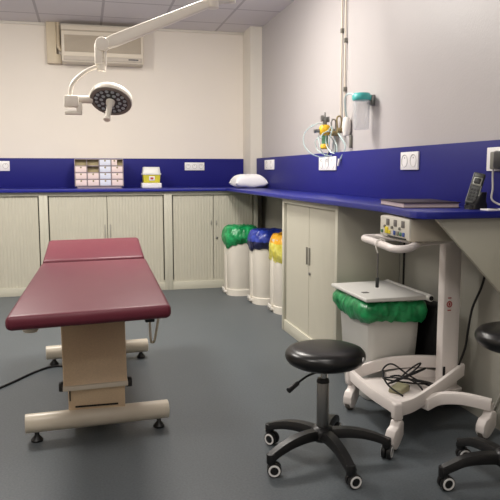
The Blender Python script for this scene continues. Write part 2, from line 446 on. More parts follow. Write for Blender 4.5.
# ------------------------------------------------------------------ examination lamp over the couch
YL = 4.2
LP = thing('examination_lamp', 'cream ceiling-hung examination lamp with round LED head above the couch', 'lamp', (.78, YL, ZC))
jx, jz = .126, 1.955
m = MB()
d = Vector((.74, -.02, .285)).normalized()
a = Vector((jx+.01, YL, jz)); b = Vector((.80, YL-.02, 2.24))
u = Vector((0, 1, 0)); v = d.cross(u)
def quadring(c, w, h): return [c+u*w+v*h, c-u*w+v*h, c-u*w-v*h, c+u*w-v*h]
m.loft([quadring(a, .028, .030), quadring(a+(b-a)*.10, .032, .036), quadring(a+(b-a)*.9, .032, .028), quadring(b, .03, .026)], smooth=False)
bmesh.ops.bevel(m.bm, geom=m.bm.edges[:], offset=.010, segments=3, affect='EDGES', profile=.5)
m.build('swing_arm', 'lamp_white', LP)
m = MB().cyl((.80, YL-.02, 2.20), (.80, YL-.02, 2.30), .042, bev=.008).tube([(.8, YL-.02, 2.25), (.92, YL-.02, 2.27)], .032, n=16).cyl((.92, YL-.02, 2.24), (.92, YL-.02, ZC-.02), .03, bev=.004)
m.cyl((.92, YL-.02, ZC-.03), (.92, YL-.02, ZC), .11, bev=.006)
m.build('ceiling_mount', 'lamp_white', LP)
m = MB().cyl((jx, YL-.045, jz), (jx, YL+.045, jz), .042, bev=.010)
m.build('elbow_joint', 'lamp_white', LP)
m = MB().box((jx-.045, YL-.035, 1.835), (jx+.002, YL+.035, 1.965), bev=.012, seg=3).box((jx+.008, YL-.03, 1.83), (jx+.026, YL+.03, 1.94), bev=.008)
m.cyl((jx-.006, YL, 1.80), (jx-.006, YL, 1.85), .028, bev=.006)
m.build('drop_joint', 'lamp_white', LP)
m = MB().tube([(jx-.01, YL, 1.825), (jx-.045, YL, 1.822), (.01, YL, 1.785), (-.05, YL, 1.725), (-.067, YL, 1.67), (-.068, YL, 1.60)], .0125, n=14)
m.build('curved_rod', 'lamp_white', LP)
hc = Vector((.170, YL, 1.628)); nrm = Vector((-.20, -.55, -.82)).normalized()
m = MB().cyl((-.100, YL, 1.630), (.06, YL+.03, 1.634), .024, bev=.005).box((-.106, YL-.03, 1.582), (-.020, YL+.03, 1.650), bev=.010)
m.box((-.034, YL-.02, 1.545), (.000, YL+.02, 1.61), bev=.007).box((-.104, YL-.02, 1.538), (.000, YL+.02, 1.560), bev=.007)
m.build('yoke', 'lamp_white', LP)
q = nrm.to_track_quat('Z', 'Y').to_matrix().to_4x4(); q.translation = hc
m = MB().lathe([(0, -.06), (.05, -.058), (.10, -.050), (.124, -.034), (.130, -.012), (.130, .002), (.127, .008), (.126, .008), (.12, .006), (0, .004)], 56, mtx=q)
head = m.build('lamp_head', 'lamp_white', LP)
m = MB().lathe([(.104, .0055), (.104, .013), (.122, .013), (.126, .0085)], 48, mi=1, mtx=q).lathe([(0, .0055), (.1045, .0055), (.1035, .0095), (0, .0085)], 48, mtx=q)
m.build('reflector_face', ['lamp_dark', 'lamp_ring'], head)
for rr, n_, ph in ((.088, 16, 0), (.056, 10, .3)):
    for i in range(n_):
        t = 2*PI*i/n_+ph
        c = Matrix.Translation(q @ Vector((rr*math.cos(t), rr*math.sin(t), .0095))) @ q.to_3x3().to_4x4()
        MB().lathe([(0, 0), (.0115, 0), (.0105, .003), (.005, .0045), (0, .005)], 14, mtx=c).build('led_lens', 'led_lens', head)
m = MB().lathe([(0, .008), (.028, .008), (.026, .03), (.018, .04), (.0175, .125), (.021, .131), (.021, .150), (.016, .155), (0, .155)], 24, mtx=q)
m.build('focus_handle', 'lamp_white', head)

# ------------------------------------------------------------------ air conditioner and its duct
AC = thing('air_conditioner', 'beige wall air conditioner high on the back wall behind the lamp', 'air conditioner', (.2, D, 2.28))
yf = D-.20
m = MB().box((-.185, yf, 2.285), (.625, D, 2.645), bev=.012, seg=3)
m.build('housing', 'ac_white', AC)
m = MB().box((-.155, yf-.006, 2.385), (.60, yf+.002, 2.55), bev=.003)
for k in range(12): m.box((-.15, yf-.011, 2.392+k*.0128), (.595, yf-.005, 2.399+k*.0128))
m.build('intake_grille', 'ac_grille', AC)
m = MB().box((-.165, yf-.012, 2.300), (.605, yf+.002, 2.345), bev=.006)
f = m.build('air_flap', 'ac_flap', AC)
m = MB().box((.47, yf-.0145, 2.318), (.57, yf-.0115, 2.330)); m.build('maker_mark', 'phone_key', f)
m = MB().box((-.185, yf-.001, 2.585), (.625, yf+.01, 2.60)); m.build('panel_joint', 'ac_grille', AC)
o = MB().prism([(-.33, D-.075, 2.285), (-.19, D-.075, 2.285), (-.19, D-.075, 2.375), (-.235, D-.075, 2.375), (-.235, D-.075, ZC), (-.33, D-.075, ZC)], (0, .075, 0), bev=.006).tube([(-.215, D-.05, ZC), (-.215, D-.08, 2.47), (-.205, D-.085, 2.43), (-.188, D-.085, 2.41)], .018, n=12).build('duct_cover', 'duct_beige')
tag(o, 'beige pipe duct running from the ceiling to the air conditioner', 'duct')

# ------------------------------------------------------------------ on the back worktop
DU = thing('drawer_organizer', 'small-parts drawer unit with white drawers on the back worktop', 'drawer unit', (.146, 6.98, ZK))
x0, x1, z0, z1 = -.092, .385, ZK+.022, ZK+.292
y0, y1 = 6.9, 7.1
m = MB().box((x0, y1-.006, z0), (x1, y1, z1))
cw = (x1-x0)/4; rh = (z1-z0)/4
for k in range(5): m.box((x0+k*cw-.003, y0, z0), (x0+k*cw+.003, y1, z1)).box((x0-.003, y0, z0+k*rh-.003), (x1+.003, y1, z0+k*rh+.003))
m.box((x0+.02, y0+.01, ZK), (x1-.02, y1, z0-.003))
m.build('cabinet_shell', 'drawer_case', DU)
m = MB().box((x0+.003, y0+.05, z0), (x1-.003, y0+.055, z1)); m.build('inner_back', 'drawer_hollow', DU)
for r in range(4):
    for c in range(4):
        if (r, c) in ((0, 0), (0, 1), (1, 1)): continue
        a = x0+c*cw+.006; b = x0+(c+1)*cw-.006; zb_ = z1-(r+1)*rh+.005; zt_ = z1-r*rh-.006
        if (r, c) == (0, 3): b = a+(b-a)*.5
        col = 'drawer_blue' if c == 2 else 'drawer_pink'
        m = MB().box((a, y0-.004, zb_), (b, y0+.002, zt_), bev=.0015).box((a+.004, y0, zb_+.002), (b-.004, y0+.045, zb_+.006))
        m.box((a+.004, y0, zb_+.002), (a+.007, y0+.045, zt_-.012)).box((b-.007, y0, zb_+.002), (b-.004, y0+.045, zt_-.012))
        dr = m.build('drawer', col, DU)
        MB().cyl(((a+b)/2, y0-.010, zt_-.010), ((a+b)/2, y0-.003, zt_-.010), .009, n=14, bev=.002).build('finger_pull', 'drawer_hollow', dr)
SB = thing('sharps_container', 'yellow sharps box with pale lid on the back worktop', 'sharps container', (.69, 6.98, ZK+.05))
def rb(cx, cy, a, b, z): return sup(cx, cy, a, b, z, 40, 14)
cx, cy = .676, 6.99
m = MB().loft([rb(cx, cy, .082, .06, ZK+.0505), rb(cx, cy, .085, .066, ZK+.055), rb(cx, cy, .092, .072, ZK+.140)]); bd = m.build('container_body', 'sharps_yellow', SB)
m = MB().box((cx-.028, cy-.0745, ZK+.075), (cx+.03, cy-.067, ZK+.118), bev=.001).box((cx-.015, cy-.0755, ZK+.086), (cx+.017, cy-.074, ZK+.108), mi=1); m.build('hazard_sticker', ['paper', 'red_print'], bd)
m = MB().loft([rb(cx, cy, .099, .078, ZK+.134), rb(cx, cy, .099, .078, ZK+.148), rb(cx, cy, .092, .072, ZK+.150), rb(cx, cy, .084, .062, ZK+.21), rb(cx, cy, .080, .058, ZK+.214)]); m.build('container_lid', 'sharps_lid', SB)
o = MB().box((.575, 6.905, ZK), (.775, 7.08, ZK+.05), bev=.006).build('white_carton', 'paper')
tag(o, 'flat white carton lying under the yellow sharps box', 'box')

# pillow
def pillow():
    t = bmesh.new(); n = 22; g = {}
    for sgn in (1, -1):
        for i in range(n+1):
            for j in range(n+1):
                u_ = -1+2*i/n; v_ = -1+2*j/n
                if sgn < 0 and (i in (0, n) or j in (0, n)): g[(sgn, i, j)] = g[(1, i, j)]; continue
                e = max(0, (1-u_**4)*(1-v_**4))**.5
                pin = 1-.14*(1-abs(u_)**2)*(abs(v_)**3)
                pin2 = 1-.12*(1-abs(v_)**2)*(abs(u_)**3)
                zz_ = .088*e*sgn
                if sgn < 0: zz_ *= .55
                zz_ += .004*math.sin(7*u_+3*v_)*e
                g[(sgn, i, j)] = t.verts.new((.172*u_*pin2, .14*v_*pin, zz_))
        for i in range(n):
            for j in range(n):
                q_ = [g[(sgn, i, j)], g[(sgn, i+1, j)], g[(sgn, i+1, j+1)], g[(sgn, i, j+1)]]
                t.faces.new(q_ if sgn > 0 else q_[::-1])
    mb = MB(); mb.merge(t, 0, Matrix.Translation((1.600, 6.50, ZK+.051)) @ Matrix.Rotation(.04, 4, 'Z'), True); return mb
tag(pillow().build('pillow', 'pillow', origin=(1.60, 6.50, ZK)), 'small plump white pillow on the corner of the worktop', 'pillow')

# ------------------------------------------------------------------ socket outlets (local: faces -y, on the wall plane y=0)
def socket(n, w, h, label, loc, rotz, group=None, plugs=()):
    r = thing('socket_outlet', label, 'socket', loc, rotz, group, world=False)
    MB().box((-w/2, -.011, -h/2), (w/2, 0, h/2), bev=.003).build('face_plate', 'socket_white', r)
    p = w/n
    for i in range(n):
        x = -w/2+p*(i+.5); k = min(p, h)
        s = MB().lathe([(0, -.004), (k*.27, -.004), (k*.31, .001), (k*.36, .0025), (k*.36, 0)], 24, mtx=Matrix.Translation((x, -.011, 0)) @ Matrix.Rotation(PI/2, 4, 'X')).build('socket_well', 'socket_recess', r)
        MB().cyl((x-k*.12, -.0105, 0), (x-k*.12, -.0085, 0), k*.06, n=10).cyl((x+k*.12, -.0105, 0), (x+k*.12, -.0085, 0), k*.06, n=10).cyl((x, -.0112, k*.17), (x, -.0085, k*.17), k*.045, n=8).build('contact_hole', 'socket_well', s)
    return r
yb = D-.025; xr = W-.06
socket(2, .16, .10, 'white socket outlet on the back splashback at the left picture edge', (-.815, yb, 1.255), 0)
socket(3, .215, .085, 'white triple socket outlet on the back splashback beside the sharps box', (1.165, yb, 1.252), 0)
socket(2, .33, .095, 'white socket outlet on the splashback near the pillow', (xr, 6.34, 1.263), -PI/2)
s3 = socket(3, .36, .10, 'white socket outlet directly below the yellow oxygen regulator', (xr, 4.72, 1.255), -PI/2)
socket(2, .205, .10, 'white double socket outlet on the splashback left of the telephone', (xr, 3.42, 1.255), -PI/2)
socket(1, .15, .105, 'white socket outlet with the black charger plugged in', (xr, 2.60, 1.25), -PI/2)

# charger with its lead
CH = thing('charger', 'black power adapter plugged into the right wall socket with white lead', 'charger', (xr-.02, 2.63, 1.25))
MB().box((xr-.036, 2.545, 1.205), (xr-.0125, 2.615, 1.282), bev=.006).build('plug', 'adapter_grey', CH)
MB().box((xr-.068, 2.36, 1.208), (xr-.0125, 2.543, 1.282), bev=.008).build('adapter_body', 'black_plastic', CH)
MB().tube([(xr-.026, 2.60, 1.215), (xr-.026, 2.60, 1.17), (xr-.03, 2.59, 1.12), (xr-.04, 2.58, 1.075), (xr-.04, 2.53, 1.055), (xr-.04, 2.48, 1.05), (xr-.05, 2.40, 1.0), (xr-.01, 2.25, .8), (xr+.03, 2.15, .4), (xr+.03, 2.1, .02)], .0045, n=8).build('lead', 'cable_grey', CH)

# ------------------------------------------------------------------ telephone, notebook, papers on the right worktop
PH = thing('telephone', 'dark grey cordless telephone handset standing in its dock on the worktop', 'telephone', (1.69, 2.60, ZK))
m = MB().loft([sup(1.675, 2.60, .042, .04, ZK+.0005, 32, 4), sup(1.675, 2.60, .042, .04, ZK+.02, 32, 4), sup(1.685, 2.605, .03, .034, ZK+.035, 32, 4), sup(1.70, 2.605, .018, .03, ZK+.075, 32, 4)]); m.build('charging_dock', 'black_plastic', PH)
ph = Matrix.Translation((1.648, 2.600, ZK+.018)) @ Matrix.Rotation(math.radians(-55), 4, 'Z') @ Matrix.Rotation(math.radians(20), 4, 'X')
ph = Matrix.Translation((1.648, 2.600, ZK+.018)) @ Matrix.Rotation(math.radians(16), 4, 'Y') @ Matrix.Rotation(math.radians(-38), 4, 'Z') @ Matrix.Rotation(math.radians(-8), 4, 'X')
m = MB().box((-.026, -.012, 0), (.026, .012, .150), bev=.008, seg=3, mtx=ph)
hs = m.build('handset', 'phone_grey', PH)
m = MB().box((-.019, -.0135, .088), (.019, -.0105, .128), bev=.004, mtx=ph); m.build('screen_rim', 'phone_silver', hs)
m = MB().box((-.014, -.0148, .097), (.014, -.0130, .122), bev=.003, mtx=ph); m.build('screen', 'phone_key', hs)
m = MB()
for i in range(4):
    for j in range(3): m.box((-.018+j*.0135, -.0138, .02+i*.015), (-.0085+j*.0135, -.0115, .029+i*.015), bev=.001, mtx=ph)
m.build('keypad', 'phone_key', hs)
m = MB().tube([Vector(ph @ Vector(p)) for p in ((-.023, -.0125, .012), (-.023, -.0125, .09), (.023, -.0125, .09), (.023, -.0125, .012), (-.023, -.0125, .012))], .0016, n=6, smooth_path=False); m.build('trim_line', 'phone_silver', hs)

nb = Matrix.Translation((1.56, 2.915, ZK)) @ Matrix.Rotation(math.radians(-9), 4, 'Z')
NB = thing('notebook', 'dark-covered notebook with pale pages lying flat on the worktop end', 'notebook', (1.56, 2.915, ZK))
MB().box((-.128, -.185, .003), (.13, .18, .022), mtx=nb).build('page_block', 'book_pages', NB)
MB().box((-.134, -.192, .0225), (.136, .187, .0265), bev=.001, mtx=nb).box((-.134, -.192, 0), (.136, .187, .0028), bev=.001, mtx=nb).build('cover', 'book_dark', NB)
o = MB().box((1.62, 3.14, ZK+.0005), (1.72, 3.34, ZK+.012), bev=.001).build('note_pad', 'paper')
tag(o, 'thin white paper pad lying behind the dark notebook', 'paper')
o = MB().box((1.645, 2.46, ZK+.0005), (1.76, 2.52, ZK+.007), bev=.001).box((1.68, 2.47, ZK+.007), (1.70, 2.50, ZK+.009), mi=1).build('paper_sheet', ['paper', 'socket_well'])
tag(o, 'white folded paper slip at the near worktop edge by the charger lead', 'paper')

# ------------------------------------------------------------------ gas pipes, oxygen regulator, suction jar on the right wall
for k, (y, lab) in enumerate(((4.60, 'thin cream gas pipe on the grey wall, the one further from the suction jar'), (4.53, 'thin cream gas pipe on the grey wall, the one nearer the suction jar'))):
    r = thing('gas_pipe', lab, 'pipe', (W, y, 1.55))
    MB().tube([(W-.014, y, 1.56), (W-.014, y, ZC)], .0065, n=12, smooth_path=False).build('pipe', 'pipe_cream', r)
    for z in ((1.78, 2.12) if k else (2.2,)): MB().box((W-.024, y-.012, z-.016), (W, y+.012, z+.016), bev=.003).build('pipe_clip', 'adapter_grey', r)
RG = thing('oxygen_regulator', 'yellow oxygen flow regulator on the grey wall above the splashback', 'regulator', (W-.05, 4.74, 1.5))
ry = 4.72; rx = W-.09
MB().lathe([(0, 1.462), (.03, 1.462), (.042, 1.478), (.046, 1.50), (.042, 1.525), (.028, 1.54), (0, 1.54)], 24, mtx=Matrix.Translation((rx, ry, 0))).build('regulator_body', 'o2_yellow', RG)
MB().cyl((rx, ry, 1.535), (rx, ry, 1.60), .016, bev=.004).cyl((rx, ry, 1.60), (rx, ry, 1.632), .006).box((rx-.03, ry-.02, 1.565), (rx-.015, ry+.02, 1.61), bev=.004).box((rx+.012, ry-.02, 1.56), (rx+.03, ry+.02, 1.60), bev=.004).build('valve_stem', 'steel', RG)
MB().cyl((rx-.03, ry, 1.50), (rx-.085, ry, 1.492), .014, bev=.003).build('dial_knob', 'steel', RG)
MB().lathe([(0, 1.362), (.024, 1.362), (.034, 1.37), (.034, 1.388), (.026, 1.40), (0, 1.40)], 24, mtx=Matrix.Translation((rx, ry, 0))).build('humidifier_cap', 'o2_yellow', RG)
MB().lathe([(0, 1.395), (.024, 1.40), (.024, 1.462), (0, 1.465)], 20, mtx=Matrix.Translation((rx, ry, 0))).build('flow_glass', 'flow_green', RG)
MB().cyl((rx, ry, 1.50), (W, ry, 1.50), .012).build('wall_spigot', 'brass', RG)
for y, zc_ in ((4.66, 1.535), (4.55, 1.55)):
    ou = thing('gas_outlet', 'metal ring-shaped gas outlet '+('next to the yellow regulator' if y > 4.6 else 'at the foot of the gas pipes'), 'gas outlet', (W, y, zc_))
    xo = W-.045
    MB().tube([(xo-.012, y, zc_-.045), (xo-.018, y, zc_+.02), (xo-.008, y, zc_+.04), (xo+.008, y, zc_+.04), (xo+.018, y, zc_+.02), (xo+.012, y, zc_-.045), (xo, y, zc_-.055), (xo-.012, y, zc_-.045)], .006, n=8, sub=4).build('lever_ring', 'brass' if y < 4.6 else 'steel', ou)
    MB().cyl((W-.06, y, zc_-.06), (W, y, zc_-.06), .02, bev=.004).build('outlet_body', 'brass', ou)
WV = thing('suction_regulator', 'white rounded suction regulator mounted beside the clear jar', 'regulator', (W, 4.44, 1.49))
MB().lathe([(0, -.065), (.022, -.062), (.03, -.03), (.03, .03), (.024, .055), (.012, .068), (0, .068)], 24, mtx=Matrix.Translation((W-.032, 4.44, 1.51))).build('regulator_body', 'white_plastic', WV)
MB().box((W-.02, 4.40, 1.36), (W, 4.425, 1.45), bev=.006).build('back_bar', 'adapter_grey', WV)
SJ = thing('suction_jar', 'clear suction jar with turquoise lid hanging on the grey wall', 'jar', (W-.07, 4.07, 1.46))
jc = Matrix.Translation((W-.085, 4.06, 0))
MB().lathe([(0, 1.466), (.045, 1.466), (.050, 1.472), (.054, 1.66), (.051, 1.66), (.047, 1.476), (0, 1.472)], 32, mtx=jc).build('jar_body', 'clear_jar', SJ)
MB().lathe([(0, 1.652), (.058, 1.652), (.062, 1.660), (.062, 1.682), (.055, 1.690), (.05, 1.698), (.02, 1.702), (0, 1.702)], 32, mtx=jc).cyl((W-.085, 4.11, 1.68), (W-.085, 4.16, 1.695), .012).build('jar_lid', 'turquoise', SJ)
MB().box((W-.024, 4.04, 1.62), (W, 4.08, 1.69), bev=.004).box((W-.045, 4.045, 1.63), (W-.02, 4.075, 1.645), bev=.003).build('wall_hook', 'steel', SJ)
o = MB().tube([(W-.085, 4.165, 1.696), (W-.10, 4.24, 1.715), (W-.09, 4.33, 1.70), (W-.06, 4.40, 1.64), (W-.034, 4.435, 1.574)], .007, n=8).build('suction_tube', 'clear_tube')
tag(o, 'clear tube joining the suction jar lid to the white regulator', 'tube')
# tubing coiled round the regulator
def loop(cx_, cy_, cz_, ax, az, n, turns, t0, wob):
    return [(cx_+ax*(1+wob*math.sin(3*i))*math.cos(t0+2*PI*turns*i/n), cy_+.05*math.sin(.9*i), cz_+az*(1+wob*math.cos(2*i))*math.sin(t0+2*PI*turns*i/n)) for i in range(n+1)]
o = MB().tube(loop(W-.135, 4.73, 1.425, .105, .125, 13, 1.05, 2.0, .03), .0048, n=8).tube(loop(W-.085, 4.70, 1.40, .068, .085, 26, 2.3, .8, .10), .0045, n=8).tube(loop(W-.06, 4.64, 1.42, .035, .10, 14, 1.3, 1.8, .08), .0042, n=8).build('oxygen_tubing', 'clear_tube')
tag(o, 'coil of clear oxygen tubing hanging around the yellow regulator', 'tube')
o = MB().tube([(W-.05, 4.55, 1.47), (W-.05, 4.50, 1.44), (W-.04, 4.44, 1.38), (W-.05, 4.44, 1.33), (W-.075, 4.46, 1.27)], .007, n=8).cyl((W-.0735, 4.46, 1.285), (W-.082, 4.465, 1.235), .011, .007, mi=1).build('suction_hose', ['clear_tube', 'white_plastic'])
tag(o, 'clear suction hose with a white tip hanging over the blue splashback edge', 'tube')

# ------------------------------------------------------------------ pedal bins in the corner
def pedal_bin(label, cx, cy, sc=1.0):
    r = thing('pedal_bin', label, 'bin', (cx, cy, 0))
    R = lambda a, b, z, dx=0: sup(cx+dx, cy, a, b, z, 44, 2.7)
    m = MB().loft([R(.138, .148, .05), R(.140, .150, .055), R(.150, .160, .60), R(.156, .166, .605), R(.156, .166, .63), R(.145, .155, .63)]); m.build('bin_body', 'bin_white', r)
    MB().loft([R(.148, .160, .0), R(.148, .160, .058), R(.140, .150, .064)]).build('base_band', 'bin_white', r)
    MB().box((cx-.153, cy-.01, .03), (cx-.11, cy+.085, .56), bev=.012, seg=3).build('pedal_channel', 'bin_white', r)
    MB().box((cx-.175, cy-.02, .018), (cx-.13, cy+.07, .040), bev=.006).box((cx-.175, cy-.02, .018), (cx-.165, cy+.07, .066), bev=.004).build('pedal', 'white_plastic', r)
    return r
from mathutils import noise as NZ
def crumple(mb, amt, sc, seed, zmax=None):
    """push the sheet in and out like thin creased film"""
    mb.bm.normal_update()
    for v in mb.bm.verts:
        p = Vector((v.co.x*sc+seed*7.3, v.co.y*sc, v.co.z*sc*.7))
        n1 = 1-abs(NZ.noise(p))*2.2; n2 = NZ.noise(p*2.7+Vector((3, 1, 2)))
        v.co += v.normal*amt*(n1*.8+n2*.5-.4)
    return mb
def bag(label, cx, cy, mats, seed, zl=.50, split=None, a=.150, b=.160, zt=.672):
    h = zt-zl
    def R(ka, t, w, ph):
        ring = sup(cx, cy, a*ka, b*ka, zl+h*t, 120, 2.7, w, ph+seed, 0, seed)
        if t < .35:
            ring = [(x, y, z+.022*math.sin(3*math.atan2(y-cy, x-cx)+seed)+.010*math.sin(8*math.atan2(y-cy, x-cx)+2*seed)) for x, y, z in ring]
        return ring
    rows = [(1.01, 0, .012, 0), (1.04, .04, .014, .2), (1.10, .12, .014, .5), (1.15, .22, .012, .9), (1.18, .33, .010, 1.2), (1.19, .45, .010, 1.5), (1.18, .57, .010, 1.8), (1.14, .69, .010, 2.1), (1.09, .80, .008, 2.4), (1.02, .90, .008, 2.7),
            (.92, .97, .008, 3.0), (.78, 1.0, .012, 3.4), (.6, .98, .02, 3.8), (.4, .95, .02, 4.2), (.2, .93, .03, 4.6), (.04, .93, .03, 4.9)]
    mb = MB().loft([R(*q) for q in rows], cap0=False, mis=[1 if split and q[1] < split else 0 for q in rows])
    bmesh.ops.recalc_face_normals(mb.bm, faces=mb.bm.faces[:])
    crumple(mb, .012, 20, seed)
    for v in mb.bm.verts: v.co.x = min(v.co.x, W-.008)
    return tag(mb.build('bin_bag', mats, origin=(cx, cy, zl)), label, 'bin bag')
bins = [(1.470, 6.29), (1.608, 5.80), (1.682, 5.36)]
pedal_bin('white pedal bin with a green bag, standing next to the back cabinets', *bins[0])
pedal_bin('white pedal bin with a blue bag, between the green and yellow ones', *bins[1])
pedal_bin('white pedal bin with a yellow bag, half hidden by the right cabinet', *bins[2])
bag('green plastic bag folded over the rim of the corner pedal bin', *bins[0], ['bag_green'], .5, zl=.485)
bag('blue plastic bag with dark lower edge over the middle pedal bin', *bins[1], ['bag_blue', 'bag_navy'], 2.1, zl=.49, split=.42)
bag('orange and yellow plastic bag over the bin beside the right cabinet', *bins[2], ['bag_orange', 'bag_yellow'], 4.0, zl=.425, split=.60, a=.142)

# ------------------------------------------------------------------ square bin with a lid beside the trolley
BB = thing('waste_bin', 'large square white waste bin with flat lid and green bag beside the trolley', 'bin', (1.53, 3.27, 0))
def rr4(x0, x1, y0, y1, z, p=10): return sup((x0+x1)/2, (y0+y1)/2, (x1-x0)/2, (y1-y0)/2, z, 48, p)
m = MB().loft([rr4(1.405, 1.665, 3.11, 3.43, 0), rr4(1.40, 1.67, 3.105, 3.435, .006), rr4(1.372, 1.68, 3.05, 3.47, .50), rr4(1.368, 1.684, 3.045, 3.475, .535), rr4(1.38, 1.67, 3.06, 3.46, .535)])
m.build('bin_body', 'bin_cool', BB)
m = MB().hexa([(1.345, 3.01, .545), (1.69, 3.01, .543), (1.69, 3.50, .543), (1.345, 3.50, .545), (1.345, 3.01, .564), (1.69, 3.01, .568), (1.69, 3.50, .568), (1.345, 3.50, .564)], bev=.006)
ld = m.build('lid', 'bin_cool', BB)
MB().cyl((1.69, 2.985, .556), (1.69, 3.50, .556), .018, bev=.004).build('hinge_tube', 'bin_cool', ld)
MB().cyl((1.69, 2.982, .556), (1.69, 2.986, .556), .012).build('hinge_bore', 'black_matte', ld)
MB().box((1.395, 3.16, .5635), (1.43, 3.19, .5665), bev=.001).build('lid_catch', 'socket_well', ld)
def bigbag():
    cx_, cy_ = 1.526, 3.26
    def R(e, z, w, ph):
        r_ = sup(cx_, cy_, .158+e, .215+e, z, 160, 8, w, ph)
        if z < .47: r_ = [(x, y, q+.008*math.sin(3*math.atan2(y-cy_, x-cx_)+1)+.005*math.sin(9*math.atan2(y-cy_, x-cx_))) for x, y, q in r_]
        return r_
    mb = MB().loft([R(.006, .428, .003, 0), R(.014, .436, .004, .3), R(.020, .447, .005, .6), R(.024, .458, .006, .9), R(.028, .47, .006, 1.2), R(.030, .488, .005, 1.5), R(.028, .506, .004, 1.8), R(.020, .522, .003, 2.1), R(.008, .536, .002, 2.4), R(-.02, .541, .001, 2.7)], cap0=False, cap1=False)
    bmesh.ops.recalc_face_normals(mb.bm, faces=mb.bm.faces[:])
    for v in mb.bm.verts:
        v.co.x = max(v.co.x, 1.30)
    return crumple(mb, .010, 15, 3)
tag(bigbag().build('bin_bag', 'bag_green', origin=(1.525, 3.255, .4)), 'green plastic bag cuffed under the lid of the square bin', 'bin bag')

# dark upright block filling the gap between bin and trolley column
BC = thing('dark_block', 'dark upright block in the gap between square bin and trolley column', 'case', (1.775, 3.15, 0))
MB().box((1.735, 3.02, .02), (1.825, 3.46, .50), bev=.006).build('block_body', 'black_matte', BC)
MB().box((1.745, 3.03, 0), (1.82, 3.08, .022)).box((1.745, 3.44, 0), (1.82, 3.49, .022)).build('block_foot', 'black_plastic', BC)
o = MB().tube([(W-.008, 3.57, 1.0), (W-.008, 3.57, .6), (W-.008, 3.57, .02)], .006, n=8).build('wall_cable', 'black_matte')
tag(o, 'thin black vertical cable on the wall behind the square bin', 'cable')

# ------------------------------------------------------------------ trolley
CT = thing('equipment_trolley', 'white equipment trolley on castors under the near worktop end', 'trolley', (1.5, 2.77, 0))
colp = sup(1.700, 2.835, .0475, .032, 0, 32, 6)
MB().loft([[(x, y, z) for x, y, _ in colp] for z in (.12, .86)], smooth=True).build('column', 'cart_white', CT)
m = MB().box((1.660, 2.798, .21), (1.672, 2.8035, .255), bev=.0015)
m.build('column_slot', 'black_matte', CT)
m = MB()
for k in range(12):
    t = k*PI/6; m.box((1.684+.012*math.cos(t)-.0028, 2.8015, .562+.013*math.sin(t)-.0028), (1.684+.012*math.cos(t)+.0028, 2.8035, .562+.013*math.sin(t)+.0028))
m.box((1.680, 2.8015, .555), (1.688, 2.8035, .569)).box((1.675, 2.8015, .590), (1.693, 2.8035, .595)).box((1.675, 2.8015, .530), (1.693, 2.8035, .535))
m.build('red_emblem', 'red_print', CT)
m = MB().tube([(1.69, 2.90, .872), (1.50, 2.965, .874), (1.36, 2.99, .875), (1.305, 2.955, .875), (1.285, 2.80, .875), (1.255, 2.60, .875), (1.252, 2.545, .873), (1.275, 2.512, .873), (1.33, 2.535, .875), (1.39, 2.60, .879), (1.45, 2.655, .881), (1.58, 2.73, .879), (1.69, 2.79, .877)], .0165, n=16)
m.build('handle', 'cart_white', CT)
m = MB().hexa([(1.32, 2.68, .866), (1.46, 2.70, .866), (1.755, 2.79, .852), (1.755, 2.93, .852), (1.32, 2.68, .893), (1.46, 2.70, .893), (1.755, 2.79, .893), (1.755, 2.93, .893)]) if False else MB().prism([(1.36, 2.60, .884), (1.45, 2.68, .884), (1.73, 2.80, .884), (1.73, 2.88, .884), (1.36, 2.95, .884)], (0, 0, .010), bev=.003)
m.build('top_shelf', 'cart_white', CT)
# tray with raised lips
m = MB().prism([(1.285, 3.03, .135), (1.285, 2.535, .135), (1.40, 2.60, .135), (1.60, 2.72, .135), (1.755, 2.78, .135), (1.765, 2.93, .135), (1.62, 2.99, .135), (1.42, 3.03, .135)], (0, 0, .016), bev=.003)
m.build('tray_floor', 'cart_white', CT)
pr = [(-.011, -.060), (.011, -.060), (.013, -.008), (.008, 0), (-.008, 0), (-.013, -.008)]
MB().sweep([(1.282, 3.045, .197), (1.36, 3.06, .215), (1.48, 3.06, .240), (1.60, 3.02, .256), (1.71, 2.965, .262), (1.758, 2.93, .262)], pr, sub=6).build('side_lip', 'cart_white', CT)
MB().sweep([(1.282, 2.525, .204), (1.38, 2.575, .200), (1.50, 2.655, .207), (1.62, 2.725, .228), (1.72, 2.775, .256), (1.765, 2.80, .266)], pr, sub=6).build('side_lip', 'cart_white', CT)
pf = [(-.013, -.050), (.013, -.050), (.015, -.010), (.010, 0), (-.010, 0), (-.015, -.010)]
MB().sweep([(1.284, 2.52, .203), (1.282, 2.78, .190), (1.284, 3.05, .197)], pf, sub=5).build('front_bar', 'cart_white', CT)
pa = [(-.022, -.048), (.022, -.048), (.024, -.012), (.016, 0), (-.016, 0), (-.024, -.012)]
MB().sweep([(1.47, 2.625, .170), (1.55, 2.64, .186), (1.65, 2.60, .190), (1.745, 2.525, .178)], pa, sub=6).build('rear_leg', 'cart_white', CT)
MB().sweep([(1.47, 3.03, .170), (1.56, 3.01, .186), (1.66, 2.995, .190), (1.75, 2.985, .178)], pa, sub=6).build('rear_leg', 'cart_white', CT)
for y, z in ((2.525, .205), (3.045, .198)):
    MB().box((1.262, y-.022, z-.075), (1.304, y+.022, z), bev=.010, seg=3).build('corner_post', 'cart_white', CT)
